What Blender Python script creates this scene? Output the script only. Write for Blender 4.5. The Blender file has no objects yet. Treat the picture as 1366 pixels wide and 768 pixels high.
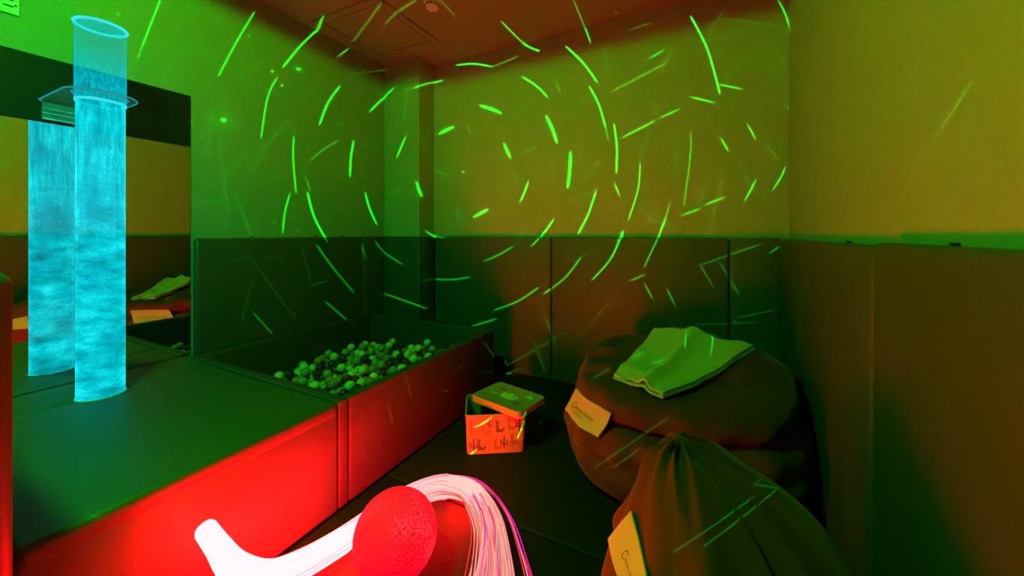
import bpy, bmesh, math, random
from mathutils import Vector, Matrix, noise, geometry
from mathutils.bvhtree import BVHTree
from mathutils.kdtree import KDTree

scene = bpy.context.scene
COL = scene.collection
PI = math.pi
rnd = random.Random(7)

# ------------------------------------------------------------------ camera
EYE = 1.25
FPX = 501.0
YAW = math.radians(26.79)
HORIZON = 310.4
cam_data = bpy.data.cameras.new('camera')
cam_data.sensor_width = 36.0
cam_data.lens = FPX / 1366.0 * 36.0
cam_data.shift_y = -(384.0 - HORIZON) / 1366.0
cam_data.clip_start = 0.02
cam = bpy.data.objects.new('camera', cam_data)
COL.objects.link(cam)
cam.location = (0, 0, EYE)
cam.rotation_euler = (PI / 2, 0, YAW)
scene.camera = cam

# ------------------------------------------------------------------ world, exposure
world = bpy.data.worlds.new('world')
scene.world = world
world.use_nodes = True
world.node_tree.nodes['Background'].inputs[0].default_value = (0.0, 0.0, 0.0, 1)
world.node_tree.nodes['Background'].inputs[1].default_value = 0.0
scene.view_settings.view_transform = 'Standard'
scene.view_settings.look = 'None'
scene.view_settings.exposure = 0.0
scene.view_settings.gamma = 1.0
scene.view_settings.use_curve_mapping = False
scene.cycles.diffuse_bounces = 1
scene.cycles.max_bounces = 6
scene.cycles.transparent_max_bounces = 12

DEEP = 0.72            # darkens the plain base colours alike, so less light bounces about

# strengths of the lamps of the room (each built with its lamp below)
GREEN_LAMP_W = 392.0
GREEN_LAMP_AT = (-1.40, -0.05, 2.85)
STAR_LAMP_W = 7600.0
STAR_LAMP_AT = (-0.45, -0.98, 1.72)
FIBRE_HOT = 330.0
TUBE_GLOW = 1.1

# ------------------------------------------------------------------ room measures
XL, XR, YB, YF, HC = -2.868, 0.516, 3.036, -1.25, 2.938
HP = 1.215            # top of the wall padding
BX, BH, BY = -1.46, 0.488, 1.16   # bench front plane, bench height, bench far end
COLX, COLY = -2.418, 2.814        # column corner


def pix_dir(px, py):
    u = (px - 683.0) / FPX
    w = (HORIZON - py) / FPX
    c, s = math.cos(YAW), math.sin(YAW)
    return Vector((-s + c * u, c + s * u, w))


# ------------------------------------------------------------------ materials
def new_mat(name):
    m = bpy.data.materials.new(name)
    m.use_nodes = True
    return m, m.node_tree.nodes, m.node_tree.links, m.node_tree.nodes['Principled BSDF']


def mat_plain(name, col, rough=0.5, metal=0.0, bump=0.0, bscale=200.0, vary=0.0, spec=0.5, stretch=None, sheen=0.0):
    m, N, L, b = new_mat(name)
    if metal == 0.0:
        col = tuple(c * DEEP for c in col)
    b.inputs['Base Color'].default_value = (*col, 1)
    b.inputs['Roughness'].default_value = rough
    b.inputs['Metallic'].default_value = metal
    b.inputs['Specular IOR Level'].default_value = spec
    if sheen:
        b.inputs['Sheen Weight'].default_value = sheen
    if bump or vary:
        tc = N.new('ShaderNodeTexCoord')
        mp = N.new('ShaderNodeMapping')
        if stretch:
            mp.inputs['Scale'].default_value = stretch
        L.new(tc.outputs['Object'], mp.inputs['Vector'])
    if bump:
        nz = N.new('ShaderNodeTexNoise')
        nz.inputs['Scale'].default_value = bscale
        nz.inputs['Detail'].default_value = 4
        L.new(mp.outputs[0], nz.inputs['Vector'])
        bp = N.new('ShaderNodeBump')
        bp.inputs['Strength'].default_value = bump
        bp.inputs['Distance'].default_value = 0.004
        L.new(nz.outputs['Fac'], bp.inputs['Height'])
        L.new(bp.outputs[0], b.inputs['Normal'])
    if vary:
        n2 = N.new('ShaderNodeTexNoise')
        n2.inputs['Scale'].default_value = 3.0
        n2.inputs['Detail'].default_value = 6
        L.new(mp.outputs[0], n2.inputs['Vector'])
        rp = N.new('ShaderNodeValToRGB')
        rp.color_ramp.elements[0].position = 0.3
        rp.color_ramp.elements[1].position = 0.7
        rp.color_ramp.elements[0].color = (*[c * (1 - vary) for c in col], 1)
        rp.color_ramp.elements[1].color = (*[min(1, c * (1 + vary)) for c in col], 1)
        L.new(n2.outputs['Fac'], rp.inputs[0])
        L.new(rp.outputs[0], b.inputs['Base Color'])
    return m


def mat_clear(name, tint, alpha, rough=0.05):
    """clear plastic: a thin shell that mostly lets light through"""
    m, N, L, b = new_mat(name)
    N.remove(b)
    out = N['Material Output']
    tr = N.new('ShaderNodeBsdfTransparent')
    tr.inputs[0].default_value = (*tint, 1)
    gl = N.new('ShaderNodeBsdfGlossy')
    gl.inputs['Roughness'].default_value = rough
    df = N.new('ShaderNodeBsdfDiffuse')
    df.inputs[0].default_value = (*tint, 1)
    m1 = N.new('ShaderNodeMixShader')
    m1.inputs[0].default_value = 0.5
    L.new(gl.outputs[0], m1.inputs[1])
    L.new(df.outputs[0], m1.inputs[2])
    m2 = N.new('ShaderNodeMixShader')
    m2.inputs[0].default_value = alpha
    L.new(tr.outputs[0], m2.inputs[1])
    L.new(m1.outputs[0], m2.inputs[2])
    L.new(m2.outputs[0], out.inputs[0])
    return m


def mat_emit(name, col, strength):
    m, N, L, b = new_mat(name)
    N.remove(b)
    e = N.new('ShaderNodeEmission')
    e.inputs[0].default_value = (*col, 1)
    e.inputs[1].default_value = strength
    L.new(e.outputs[0], N['Material Output'].inputs[0])
    return m


M = {}
M['paint'] = mat_plain('wall_paint', (0.31, 0.30, 0.29), 0.75, bump=0.10, bscale=120, vary=0.03)
M['ceil'] = mat_plain('ceiling_paint', (0.30, 0.30, 0.29), 0.85, bump=0.08, bscale=90)
M['vinyl'] = mat_plain('padding_vinyl', (0.052, 0.050, 0.048), 0.55, bump=0.10, bscale=220, vary=0.06, spec=0.35)
M['seat'] = mat_plain('bench_vinyl', (0.038, 0.060, 0.050), 0.5, bump=0.10, bscale=220, vary=0.05, spec=0.4)
M['pit'] = mat_plain('pit_vinyl', (0.036, 0.034, 0.034), 0.55, bump=0.10, bscale=220, vary=0.05, spec=0.3)
M['mat'] = mat_plain('floor_mat_vinyl', (0.007, 0.013, 0.010), 0.6, bump=0.18, bscale=60, vary=0.1, spec=0.07)
M['subfloor'] = mat_plain('subfloor', (0.03, 0.03, 0.03), 0.8)
M['mirror'] = mat_plain('mirror_silver', (0.80, 0.82, 0.80), 0.0, metal=1.0)
M['mirror_edge'] = mat_plain('mirror_edge', (0.25, 0.3, 0.28), 0.3)
M['blackboard'] = mat_plain('black_panel', (0.012, 0.012, 0.012), 0.5, spec=0.2, bump=0.05)
M['white_plastic'] = mat_plain('white_plastic', (0.8, 0.8, 0.78), 0.4)
M['black_slot'] = mat_plain('black_slot', (0.01, 0.01, 0.01), 0.8)
M['dark_metal'] = mat_plain('dark_metal', (0.04, 0.04, 0.04), 0.5, metal=0.6)
M['hatch'] = mat_plain('hatch_paint', (0.28, 0.28, 0.27), 0.8, bump=0.05)
M['groove'] = mat_plain('groove', (0.10, 0.10, 0.10), 0.9)
M['clear'] = mat_clear('clear_acrylic', (0.75, 0.95, 0.97), 0.16)
M['clear_edge'] = mat_clear('clear_acrylic_edge', (0.6, 0.98, 1.0), 0.75)
M['bag'] = mat_plain('bean_bag_velvet', (0.100, 0.024, 0.020), 0.85, bump=0.25, bscale=70, vary=0.10, spec=0.05, sheen=0.06)
M['tag'] = mat_plain('tag_cloth', (0.38, 0.38, 0.36), 0.8, bump=0.05)
M['ink'] = mat_plain('ink', (0.015, 0.015, 0.015), 0.8)
M['blanket'] = mat_plain('blanket_knit', (0.36, 0.38, 0.36), 0.95, bump=0.0)
M['box'] = mat_plain('box_plastic', (0.52, 0.25, 0.30), 0.4, spec=0.4)
M['print_dark'] = mat_plain('print_dark', (0.05, 0.05, 0.05), 0.5)
M['print_mid'] = mat_plain('print_rose', (0.30, 0.16, 0.14), 0.5)
M['print_blue'] = mat_plain('print_slate', (0.11, 0.09, 0.16), 0.5)
M['print_light'] = mat_plain('print_mint', (0.50, 0.74, 0.56), 0.5)
M['lamp_shell'] = mat_plain('lamp_shell', (0.7, 0.7, 0.7), 0.4)

# blanket: fine ribbed knit
m = M['blanket']; N, L = m.node_tree.nodes, m.node_tree.links
tc = N.new('ShaderNodeTexCoord'); wv = N.new('ShaderNodeTexWave')
wv.inputs['Scale'].default_value = 55; wv.inputs['Distortion'].default_value = 1.0
L.new(tc.outputs['Object'], wv.inputs['Vector'])
bp = N.new('ShaderNodeBump'); bp.inputs['Strength'].default_value = 0.25; bp.inputs['Distance'].default_value = 0.003
L.new(wv.outputs['Fac'], bp.inputs['Height']); L.new(bp.outputs[0], N['Principled BSDF'].inputs['Normal'])

# ------------------------------------------------------------------ mesh helpers
def obj(name, bm, mat, parent=None, smooth=True, angle=35):
    me = bpy.data.meshes.new(name)
    bmesh.ops.recalc_face_normals(bm, faces=bm.faces)
    bm.to_mesh(me)
    bm.free()
    mats = mat if isinstance(mat, (list, tuple)) else [mat]
    for q in mats:
        me.materials.append(q)
    if smooth:
        for p in me.polygons:
            p.use_smooth = True
        try:
            me.set_sharp_from_angle(angle=math.radians(angle))
        except Exception:
            pass
    o = bpy.data.objects.new(name, me)
    COL.objects.link(o)
    if parent is not None:
        o.parent = parent
        o.matrix_parent_inverse = parent_inv(parent)
    return o


def parent_inv(p):
    # meshes are written in world coordinates; keep them there under their parent
    mtx = Matrix.LocRotScale(p.location, p.rotation_euler, p.scale)
    if p.parent is not None:
        mtx = p.parent.matrix_basis @ mtx if p.type == 'EMPTY' else mtx
    return mtx.inverted()


def thing(name, label, cat, loc=(0, 0, 0), group=None):
    o = bpy.data.objects.new(name, None)
    COL.objects.link(o)
    o.location = loc
    o.empty_display_size = 0.1
    return tag(o, label, cat, group)


def tag(o, label, cat, group=None):
    o['label'] = label
    o['category'] = cat
    if group:
        o['group'] = group
    return o


def struct(o):
    o['kind'] = 'structure'
    return o


def bm_box(x0, x1, y0, y1, z0, z1, bevel=0.0, seg=3, bm=None):
    own = bmesh.new()
    vs = [own.verts.new(p) for p in ((x0, y0, z0), (x1, y0, z0), (x1, y1, z0), (x0, y1, z0),
                                     (x0, y0, z1), (x1, y0, z1), (x1, y1, z1), (x0, y1, z1))]
    for f in ((3, 2, 1, 0), (4, 5, 6, 7), (0, 1, 5, 4), (1, 2, 6, 5), (2, 3, 7, 6), (3, 0, 4, 7)):
        own.faces.new([vs[i] for i in f])
    if bevel:
        bmesh.ops.bevel(own, geom=own.edges[:], offset=bevel, segments=seg, profile=0.5, affect='EDGES')
    if bm is None:
        return own
    me = bpy.data.meshes.new('tmp')
    own.to_mesh(me); own.free()
    bm.from_mesh(me)
    bpy.data.meshes.remove(me)
    return bm


def bm_cyl(c, r, h, n=48, r2=None, bm=None, bevel=0.0):
    """vertical cylinder or cone on c"""
    bm = bm or bmesh.new()
    r2 = r if r2 is None else r2
    a = [bm.verts.new((c[0] + r * math.cos(2 * PI * i / n), c[1] + r * math.sin(2 * PI * i / n), c[2])) for i in range(n)]
    b = [bm.verts.new((c[0] + r2 * math.cos(2 * PI * i / n), c[1] + r2 * math.sin(2 * PI * i / n), c[2] + h)) for i in range(n)]
    for i in range(n):
        bm.faces.new((a[i], a[(i + 1) % n], b[(i + 1) % n], b[i]))
    bm.faces.new(a[::-1]); bm.faces.new(b)
    return bm


def bm_lathe(c, prof, n=48, bm=None):
    """prof: list of (r, z); axis vertical through c"""
    bm = bm or bmesh.new()
    rings = []
    for r, z in prof:
        if r < 1e-6:
            rings.append([bm.verts.new((c[0], c[1], c[2] + z))])
        else:
            rings.append([bm.verts.new((c[0] + r * math.cos(2 * PI * i / n), c[1] + r * math.sin(2 * PI * i / n), c[2] + z)) for i in range(n)])
    for A, B in zip(rings[:-1], rings[1:]):
        for i in range(n):
            j = (i + 1) % n
            if len(A) == 1 and len(B) == 1:
                continue
            if len(A) == 1:
                bm.faces.new((A[0], B[j], B[i]))
            elif len(B) == 1:
                bm.faces.new((A[i], A[j], B[0]))
            else:
                bm.faces.new((A[i], A[j], B[j], B[i]))
    return bm


def bm_tube(pts, radii, n=6, bm=None, layer=None, cols=None, caps=True):
    bm = bm or bmesh.new()
    rings = []
    k = len(pts)
    up = Vector((0, 0, 1))
    for i, p in enumerate(pts):
        t = (pts[min(k - 1, i + 1)] - pts[max(0, i - 1)])
        t = t.normalized() if t.length > 1e-9 else Vector((1, 0, 0))
        s = t.cross(up)
        if s.length < 1e-3:
            s = t.cross(Vector((1, 0, 0)))
        s.normalize()
        q = s.cross(t)
        r = radii[i] if hasattr(radii, '__len__') else radii
        ring = []
        for j in range(n):
            a = 2 * PI * j / n
            v = bm.verts.new(p + s * (r * math.cos(a)) + q * (r * math.sin(a)))
            if layer is not None:
                v[layer] = cols[i]
            ring.append(v)
        rings.append(ring)
    for A, B in zip(rings[:-1], rings[1:]):
        for j in range(n):
            bm.faces.new((A[j], A[(j + 1) % n], B[(j + 1) % n], B[j]))
    if caps:
        bm.faces.new(rings[0][::-1]); bm.faces.new(rings[-1])
    return bm


def bm_poly_prism(pts, z0, z1, bm=None):
    bm = bm or bmesh.new()
    a = [bm.verts.new((x, y, z0)) for x, y in pts]
    b = [bm.verts.new((x, y, z1)) for x, y in pts]
    n = len(pts)
    bm.faces.new(a[::-1]); bm.faces.new(b)
    for i in range(n):
        bm.faces.new((a[i], a[(i + 1) % n], b[(i + 1) % n], b[i]))
    return bm


def catmull(pts, n):
    """n samples along a smooth curve through pts (Vectors of any size)"""
    out = []
    k = len(pts) - 1
    for i in range(n):
        t = i / (n - 1) * k
        a = min(int(t), k - 1)
        f = t - a
        p0, p1, p2, p3 = pts[max(0, a - 1)], pts[a], pts[a + 1], pts[min(k, a + 2)]
        out.append(0.5 * ((2 * p1) + (p2 - p0) * f + (2 * p0 - 5 * p1 + 4 * p2 - p3) * f * f + (3 * p1 - p0 - 3 * p2 + p3) * f ** 3))
    return out


def smooth(a, b, x):
    t = max(0.0, min(1.0, (x - a) / (b - a)))
    return t * t * (3 - 2 * t)


# ================================================================== THE ROOM
T = 0.10
floor = struct(obj('floor', bm_box(XL - T, XR + T, YF - T, YB + T, -0.12, -0.045), M['subfloor'], smooth=False))
for (x0, x1, y0, y1) in ((BX + 0.003, XR - 0.06, 1.443, YB - 0.062), (BX + 0.003, XR - 0.06, 0.10, 1.437), (BX + 0.003, XR - 0.06, YF + 0.07, 0.094)):
    bm = bm_box(x0, x1, y0, y1, -0.045, 0.0, 0.012)
    obj('floor_mat', bm, M['mat'], floor)

ceiling = struct(obj('ceiling', bm_box(XL - T, XR + T, YF - T, YB + T, HC, HC + 0.1), M['ceil'], smooth=False))
wall_left = struct(obj('wall_left', bm_box(XL - T, XL, YF - T, YB + T, -0.045, HC), M['paint'], smooth=False))
wall_back = struct(obj('wall_back', bm_box(XL, XR, YB, YB + T, -0.045, HC), M['paint'], smooth=False))
wall_right = struct(obj('wall_right', bm_box(XR, XR + T, YF - T, YB + T, -0.045, HC), M['paint'], smooth=False))
wall_front = struct(obj('wall_front', bm_box(XL, XR, YF - T, YF, -0.045, HC), M['paint'], smooth=False))
wall_column = struct(obj('wall_column', bm_box(XL, COLX, COLY, YB, -0.045, HC), M['paint'], smooth=False))


def pad(parent, x0, x1, y0, y1, z0, z1, bevel=0.016):
    return obj('wall_pad', bm_box(x0, x1, y0, y1, z0, z1, bevel, 4), M['vinyl'], parent)


G = 0.0025
PT = 0.046   # pad thickness
# left wall, from the mirror's edge to the column
pad(wall_left, XL, XL + PT, 1.205, 2.50 - G, 0.0, HP)
pad(wall_left, XL, XL + PT, 2.50 + G, COLY - PT - G, 0.0, HP)
# left wall behind the near divider
pad(wall_left, XL, XL + PT, YF + PT + G, 0.085, 0.0, HP)
# column
pad(wall_column, XL + G, COLX + PT, COLY - PT, COLY, 0.0, HP)
pad(wall_column, COLX, COLX + PT, COLY + G, YB - PT - G, 0.0, HP)
# back wall
for a, b in ((COLX + PT + G, -1.136), (-1.136, 0.17), (0.17, XR - PT - G)):
    pad(wall_back, a + G, b - G, YB - PT - 0.01, YB, 0.0, HP)
# right wall
for a, b, dz in ((1.49, YB - PT - 0.012, 0.0), (0.19, 1.49, 0.010), (YF + PT + G, 0.19, 0.0)):
    p = pad(wall_right, XR - PT - 0.018, XR, a + G, b - G, 0.0, HP + dz - 0.004, 0.022)
    p_last = p
# front wall
for a, b in ((XL + PT + G, -1.3), (-1.3, XR - PT - 0.02)):
    pad(wall_front, a + G, b - G, YF, YF + PT, 0.0, HP)
# small fixing clips on top of the right-hand padding
for px, dz in ((1131, -0.004), (1272, 0.006)):
    d = pix_dir(px, 330)
    t = (XR - 0.012) / d.x
    y = d.y * t
    obj('pad_clip', bm_box(XR - 0.018, XR - 0.002, y - 0.006, y + 0.006, HP + dz - 0.001, HP + dz + 0.007, 0.002, 1), M['dark_metal'], wall_right)
for y in (1.55, 2.05, 2.30, 2.62):
    obj('pad_clip', bm_box(XL + 0.004, XL + 0.018, y - 0.008, y + 0.008, HP - 0.001, HP + 0.011, 0.002, 1), M['dark_metal'], wall_left)

# ceiling hatch
t = thing('ceiling_hatch', 'flat square access hatch set in the ceiling near the column', 'hatch', (-2.415, 2.31, HC))
hx0, hx1, hy0, hy1 = -2.77, -2.06, 1.95, 2.67
bm = bmesh.new()
w = 0.062
for a in ((hx0, hx1, hy0, hy0 + w), (hx0, hx1, hy1 - w, hy1), (hx0, hx0 + w, hy0 + w, hy1 - w), (hx1 - w, hx1, hy0 + w, hy1 - w)):
    bm_box(a[0], a[1], a[2], a[3], HC - 0.014, HC, 0.003, 1, bm)
obj('frame', bm, M['hatch'], t)
obj('hatch_panel', bm_box(hx0 + w + 0.008, hx1 - w - 0.008, hy0 + w + 0.008, hy1 - w - 0.008, HC - 0.010, HC - 0.001, 0.002, 1), M['hatch'], t)
obj('groove', bm_box(hx0 + w, hx1 - w, hy0 + w, hy1 - w, HC - 0.001, HC - 0.0002), M['groove'], t, False)

# smoke detector
sd = (-1.755, 2.185, HC)
t = thing('smoke_detector', 'white round smoke detector with dark vents on the ceiling', 'smoke detector', sd)
obj('base', bm_lathe(sd, [(0, 0), (0.062, 0), (0.062, -0.012), (0.056, -0.020), (0, -0.020)]), M['white_plastic'], t)
obj('dome', bm_lathe(sd, [(0.050, -0.020), (0.050, -0.034), (0.047, -0.044), (0.040, -0.054), (0.026, -0.060), (0, -0.062)]), M['white_plastic'], t)
for i in range(12):
    a = 2 * PI * i / 12
    bm = bm_box(-0.008, 0.008, -0.002, 0.002, -0.0035, 0.0035)
    bmesh.ops.transform(bm, matrix=Matrix.Translation((sd[0] + 0.0505 * math.cos(a), sd[1] + 0.0505 * math.sin(a), HC - 0.034)) @ Matrix.Rotation(a + PI / 2, 4, 'Z'), verts=bm.verts)
    obj('vent_slot', bm, M['black_slot'], t, False)
obj('indicator', bm_lathe((sd[0] + 0.015, sd[1] - 0.015, HC - 0.0605), [(0, -0.003), (0.003, -0.001), (0.003, 0.0015)], 12), M['black_slot'], t)

# wall vent, upper left
t = thing('wall_vent', 'pale slotted vent plate high on the wall above the mirror', 'vent', (XL, 0.42, 2.27))
vy0, vy1, vz0, vz1 = 0.27, 0.532, 2.265, 2.50
obj('plate', bm_box(XL, XL + 0.012, vy0, vy1, vz0, vz1, 0.004, 2), M['white_plastic'], t)
for r in range(7):
    for c in range(5):
        y = vy0 + 0.03 + c * 0.046
        z = vz0 + 0.030 + r * 0.029
        obj('slot', bm_box(XL + 0.0115, XL + 0.0128, y, y + 0.030, z, z + 0.007), M['black_slot'], t, False)
for (y, z) in ((vy1 - 0.012, vz0 + 0.042), (vy0 + 0.012, vz0 + 0.042)):
    bm = bmesh.new(); bmesh.ops.create_icosphere(bm, subdivisions=2, radius=0.005, matrix=Matrix.Translation((XL + 0.012, y, z)))
    obj('screw', bm, M['dark_metal'], t)

# mirror and the black panel above it
MY0, MY1, MZ1, BZ1 = 0.262, 1.192, 1.788, 2.106
t = thing('mirror', 'large frameless wall mirror behind the glowing bubble tube', 'mirror', (XL, 0.7, BH))
obj('glass', bm_box(XL + 0.003, XL + 0.008, MY0, MY1, BH + 0.001, MZ1 - 0.001), M['mirror'], t, False)
obj('backing', bm_box(XL, XL + 0.003, MY0, MY1, BH + 0.001, MZ1 - 0.001), M['mirror_edge'], t, False)
pnl = obj('wall_board', bm_box(XL, XL + 0.012, MY0, MY1, MZ1 + 0.001, BZ1, 0.002, 1), M['blackboard'])
tag(pnl, 'matt black board fixed on the wall above the mirror', 'board')

# ================================================================== BENCH AND BALL PIT
XS = -2.538
t = thing('padded_bench', 'wide dark vinyl bench along the mirror carrying the bubble tube', 'bench', (-2.1, 0.7, 0))
obj('body', bm_box(XL + 0.010, BX - 0.02, 0.262, BY - 0.004, 0.0, BH - 0.075, 0.004, 1), M['seat'], t)
obj('front_panel', bm_box(BX - 0.02, BX, 0.262, BY - 0.004, 0.0, BH - 0.020, 0.012, 4), M['seat'], t)
obj('seat_cushion', bm_box(XS + 0.0025, BX + 0.002, 0.262, BY - 0.002, BH - 0.07, BH, 0.022, 5), M['seat'], t)
obj('back_cushion', bm_box(XL + 0.010, XS - 0.0025, 0.262, BY - 0.002, BH - 0.07, BH, 0.014, 4), M['seat'], t)

# padded divider at the near end of the bench (left picture edge)
t = thing('padded_divider', 'tall padded divider at the near end of the bench, cut by the picture edge', 'divider', (-2.1, 0.18, 0))
obj('body', bm_box(XL + 0.05, -1.385, 0.100, 0.254, 0.0, 1.165, 0.035, 6), M['vinyl'], t)
obj('seam', bm_tube([Vector((-1.384, 0.14, 0.05)), Vector((-1.384, 0.14, 1.11))], 0.003, 6), M['vinyl'], t)

PX0, PY1 = XL + PT + 0.004, 2.59
W = 0.055
t = thing('ball_pit', 'dark vinyl ball pit in the corner, filled with plastic balls', 'ball pit', (-2.1, 1.9, 0))
obj('near_wall', bm_box(PX0, BX - 0.001, BY + 0.001, BY + W, 0.0, BH, 0.010, 3), M['pit'], t)
obj('front_wall', bm_box(BX - W, BX, BY + W + 0.003, PY1, 0.0, BH, 0.012, 4), M['pit'], t)
obj('far_wall', bm_box(PX0, BX - W - 0.003, PY1 - W, PY1, 0.0, BH, 0.010, 3), M['pit'], t)
obj('side_wall', bm_box(PX0, PX0 + W, BY + W + 0.003, PY1 - W - 0.003, 0.0, BH, 0.010, 3), M['pit'], t)
obj('bottom', bm_box(PX0 + W + 0.002, BX - W - 0.002, BY + W + 0.005, PY1 - W - 0.005, 0.0, 0.03), M['pit'], t, False)
pit = t

# balls
BR = 0.0315
ball_mats = {
    'white': mat_plain('ball_white', (0.55, 0.58, 0.55), 0.22),
    'pearl': mat_plain('ball_pearl', (0.20, 0.28, 0.22), 0.25),
    'orange': mat_plain('ball_amber', (0.50, 0.17, 0.06), 0.25),
    'red': mat_plain('ball_red', (0.45, 0.006, 0.010), 0.25),
    'navy': mat_plain('ball_navy', (0.012, 0.020, 0.055), 0.2),
}
mesh_of = {}
for k, mm in ball_mats.items():
    bm = bmesh.new()
    bmesh.ops.create_icosphere(bm, subdivisions=3, radius=BR)
    me = bpy.data.meshes.new('ball_' + k)
    bm.to_mesh(me); bm.free()
    for p in me.polygons:
        p.use_smooth = True
    me.materials.append(mm)
    mesh_of[k] = me
ix0, ix1, iy0, iy1 = PX0 + W + 0.002, BX - W - 0.002, BY + W + 0.006, PY1 - W - 0.006


def heap(x, y):
    u = (x - ix0) / (ix1 - ix0); v = (y - iy0) / (iy1 - iy0)
    return 0.140 + 0.095 * v + 0.06 * u * (1 - 0.4 * v) + 0.025 * math.sin(5 * u + 2 * v) * math.sin(4 * v)


cells = []
dx = BR * 2.04
dy = dx * math.sqrt(3) / 2
row = 0
y = iy0 + BR
while y < iy1 - BR:
    x = ix0 + BR + (dx / 2 if row % 2 else 0)
    while x < ix1 - BR:
        jx, jy, jz = rnd.uniform(-.003, .003), rnd.uniform(-.003, .003), rnd.uniform(-.022, .012)
        cells.append(Vector((min(max(x + jx, ix0 + BR), ix1 - BR), min(max(y + jy, iy0 + BR), iy1 - BR), heap(x, y) + jz)))
        x += dx
    y += dy
    row += 1
# a scatter of balls riding in the hollows of the layer below
extra = []
for c in cells:
    if rnd.random() < 0.34:
        e = Vector((c.x + dx / 2, c.y + dy / 3, c.z + BR * 1.62))
        if e.x < ix1 - BR and e.y < iy1 - BR and all((e - q).length > 2.02 * BR for q in extra):
            extra.append(e)
allballs = extra + cells
for step in range(60):          # push overlapping balls apart
    kd = KDTree(len(allballs))
    for i, p in enumerate(allballs):
        kd.insert(p, i)
    kd.balance()
    worst = 0.0
    moved = [p.copy() for p in allballs]
    for i, p in enumerate(allballs):
        for q, j, dist in kd.find_range(p, 2 * BR + .0004):
            if j == i:
                continue
            ov = 2 * BR + .0004 - dist
            worst = max(worst, ov)
            d = (p - q).normalized() if dist > 1e-6 else Vector((0, 0, 1))
            moved[i] += d * (ov * .5)
    for p in moved:
        p.x = min(max(p.x, ix0 + BR), ix1 - BR); p.y = min(max(p.y, iy0 + BR), iy1 - BR)
        p.z = max(p.z, .035 + BR)
    allballs = moved
    if worst < .0006:
        break
names5 = ['white'] * 32 + ['pearl'] * 22 + ['orange'] * 17 + ['red'] * 7 + ['navy'] * 24


def rim_hidden(p):
    """true when the front wall of the pit stands between the eye and the ball"""
    e = Vector((0, 0, EYE))
    q = p + Vector((0, 0, BR))
    s = (BX - e.x) / (q.x - e.x)
    hit = e + (q - e) * s
    if s < 1 and BY < hit.y < PY1 and hit.z < BH:
        return True
    s = (BY + W - e.y) / (q.y - e.y)
    hit = e + (q - e) * s
    return s < 1 and hit.x < BX and hit.z < BH


shown = [p for p in allballs if not rim_hidden(p)]
shown.sort(key=lambda p: p.length)
hidden = [p for p in allballs if rim_hidden(p)] + shown[290:]
shown = shown[:290]
looks = {'white': 'plain white plastic ball among the others in the dark ball pit', 'pearl': 'dull pale green plastic ball among the others in the dark ball pit',
         'orange': 'amber plastic ball among the others in the dark ball pit', 'red': 'red plastic ball among the others in the dark ball pit',
         'navy': 'dark navy plastic ball among the others in the dark ball pit'}
for p in shown:
    k = rnd.choice(names5)
    o = bpy.data.objects.new('plastic_ball', mesh_of[k])
    o.location = p
    COL.objects.link(o)
    tag(o, looks[k], 'ball', {'white': 'white balls in the pit', 'pearl': 'pale green balls in the pit', 'orange': 'amber balls in the pit',
                              'red': 'red balls in the pit', 'navy': 'navy balls in the pit'}[k])
bm = bmesh.new()
mi = {k: i for i, k in enumerate(ball_mats)}
for p in hidden:
    k = mi[rnd.choice(names5)]
    g = bmesh.ops.create_icosphere(bm, subdivisions=2, radius=BR, matrix=Matrix.Translation(p))
    for v in g['verts']:
        for f in v.link_faces:
            f.material_index = k
o = obj('plastic_balls', bm, list(ball_mats.values()), None, True, 180)
o['kind'] = 'stuff'
tag(o, 'remaining mixed plastic balls lying low behind the pit walls', 'balls')

# ================================================================== BUBBLE TUBE
TX, TY, TR = -2.522, 0.706, 0.0843
t = thing('bubble_tube', 'tall cyan glowing bubble tube standing on the bench', 'bubble tube', (TX, TY, BH))
TOP = 2.212
m, N, L, b = new_mat('bubble_water')
N.remove(b)
out = N['Material Output']
tc = N.new('ShaderNodeTexCoord')
sep = N.new('ShaderNodeSeparateXYZ'); L.new(tc.outputs['Object'], sep.inputs[0])


def noise_tex(scale, stretch, detail=5, rough=0.6):
    mp = N.new('ShaderNodeMapping'); mp.inputs['Scale'].default_value = stretch
    L.new(tc.outputs['Object'], mp.inputs[0])
    n = N.new('ShaderNodeTexNoise'); n.inputs['Scale'].default_value = scale
    n.inputs['Detail'].default_value = detail; n.inputs['Roughness'].default_value = rough
    L.new(mp.outputs[0], n.inputs['Vector'])
    return n.outputs['Fac']


def math_node(op, a, b=None, clamp=False):
    n = N.new('ShaderNodeMath'); n.operation = op; n.use_clamp = clamp
    for i, v in enumerate((a, b)):
        if v is None:
            continue
        if isinstance(v, (int, float)):
            n.inputs[i].default_value = v
        else:
            L.new(v, n.inputs[i])
    return n.outputs[0]


def map_range(v, a, b, c, d):
    n = N.new('ShaderNodeMapRange')
    L.new(v, n.inputs[0])
    for i, q in zip((1, 2, 3, 4), (a, b, c, d)):
        n.inputs[i].default_value = q
    return n.outputs[0]


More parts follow.
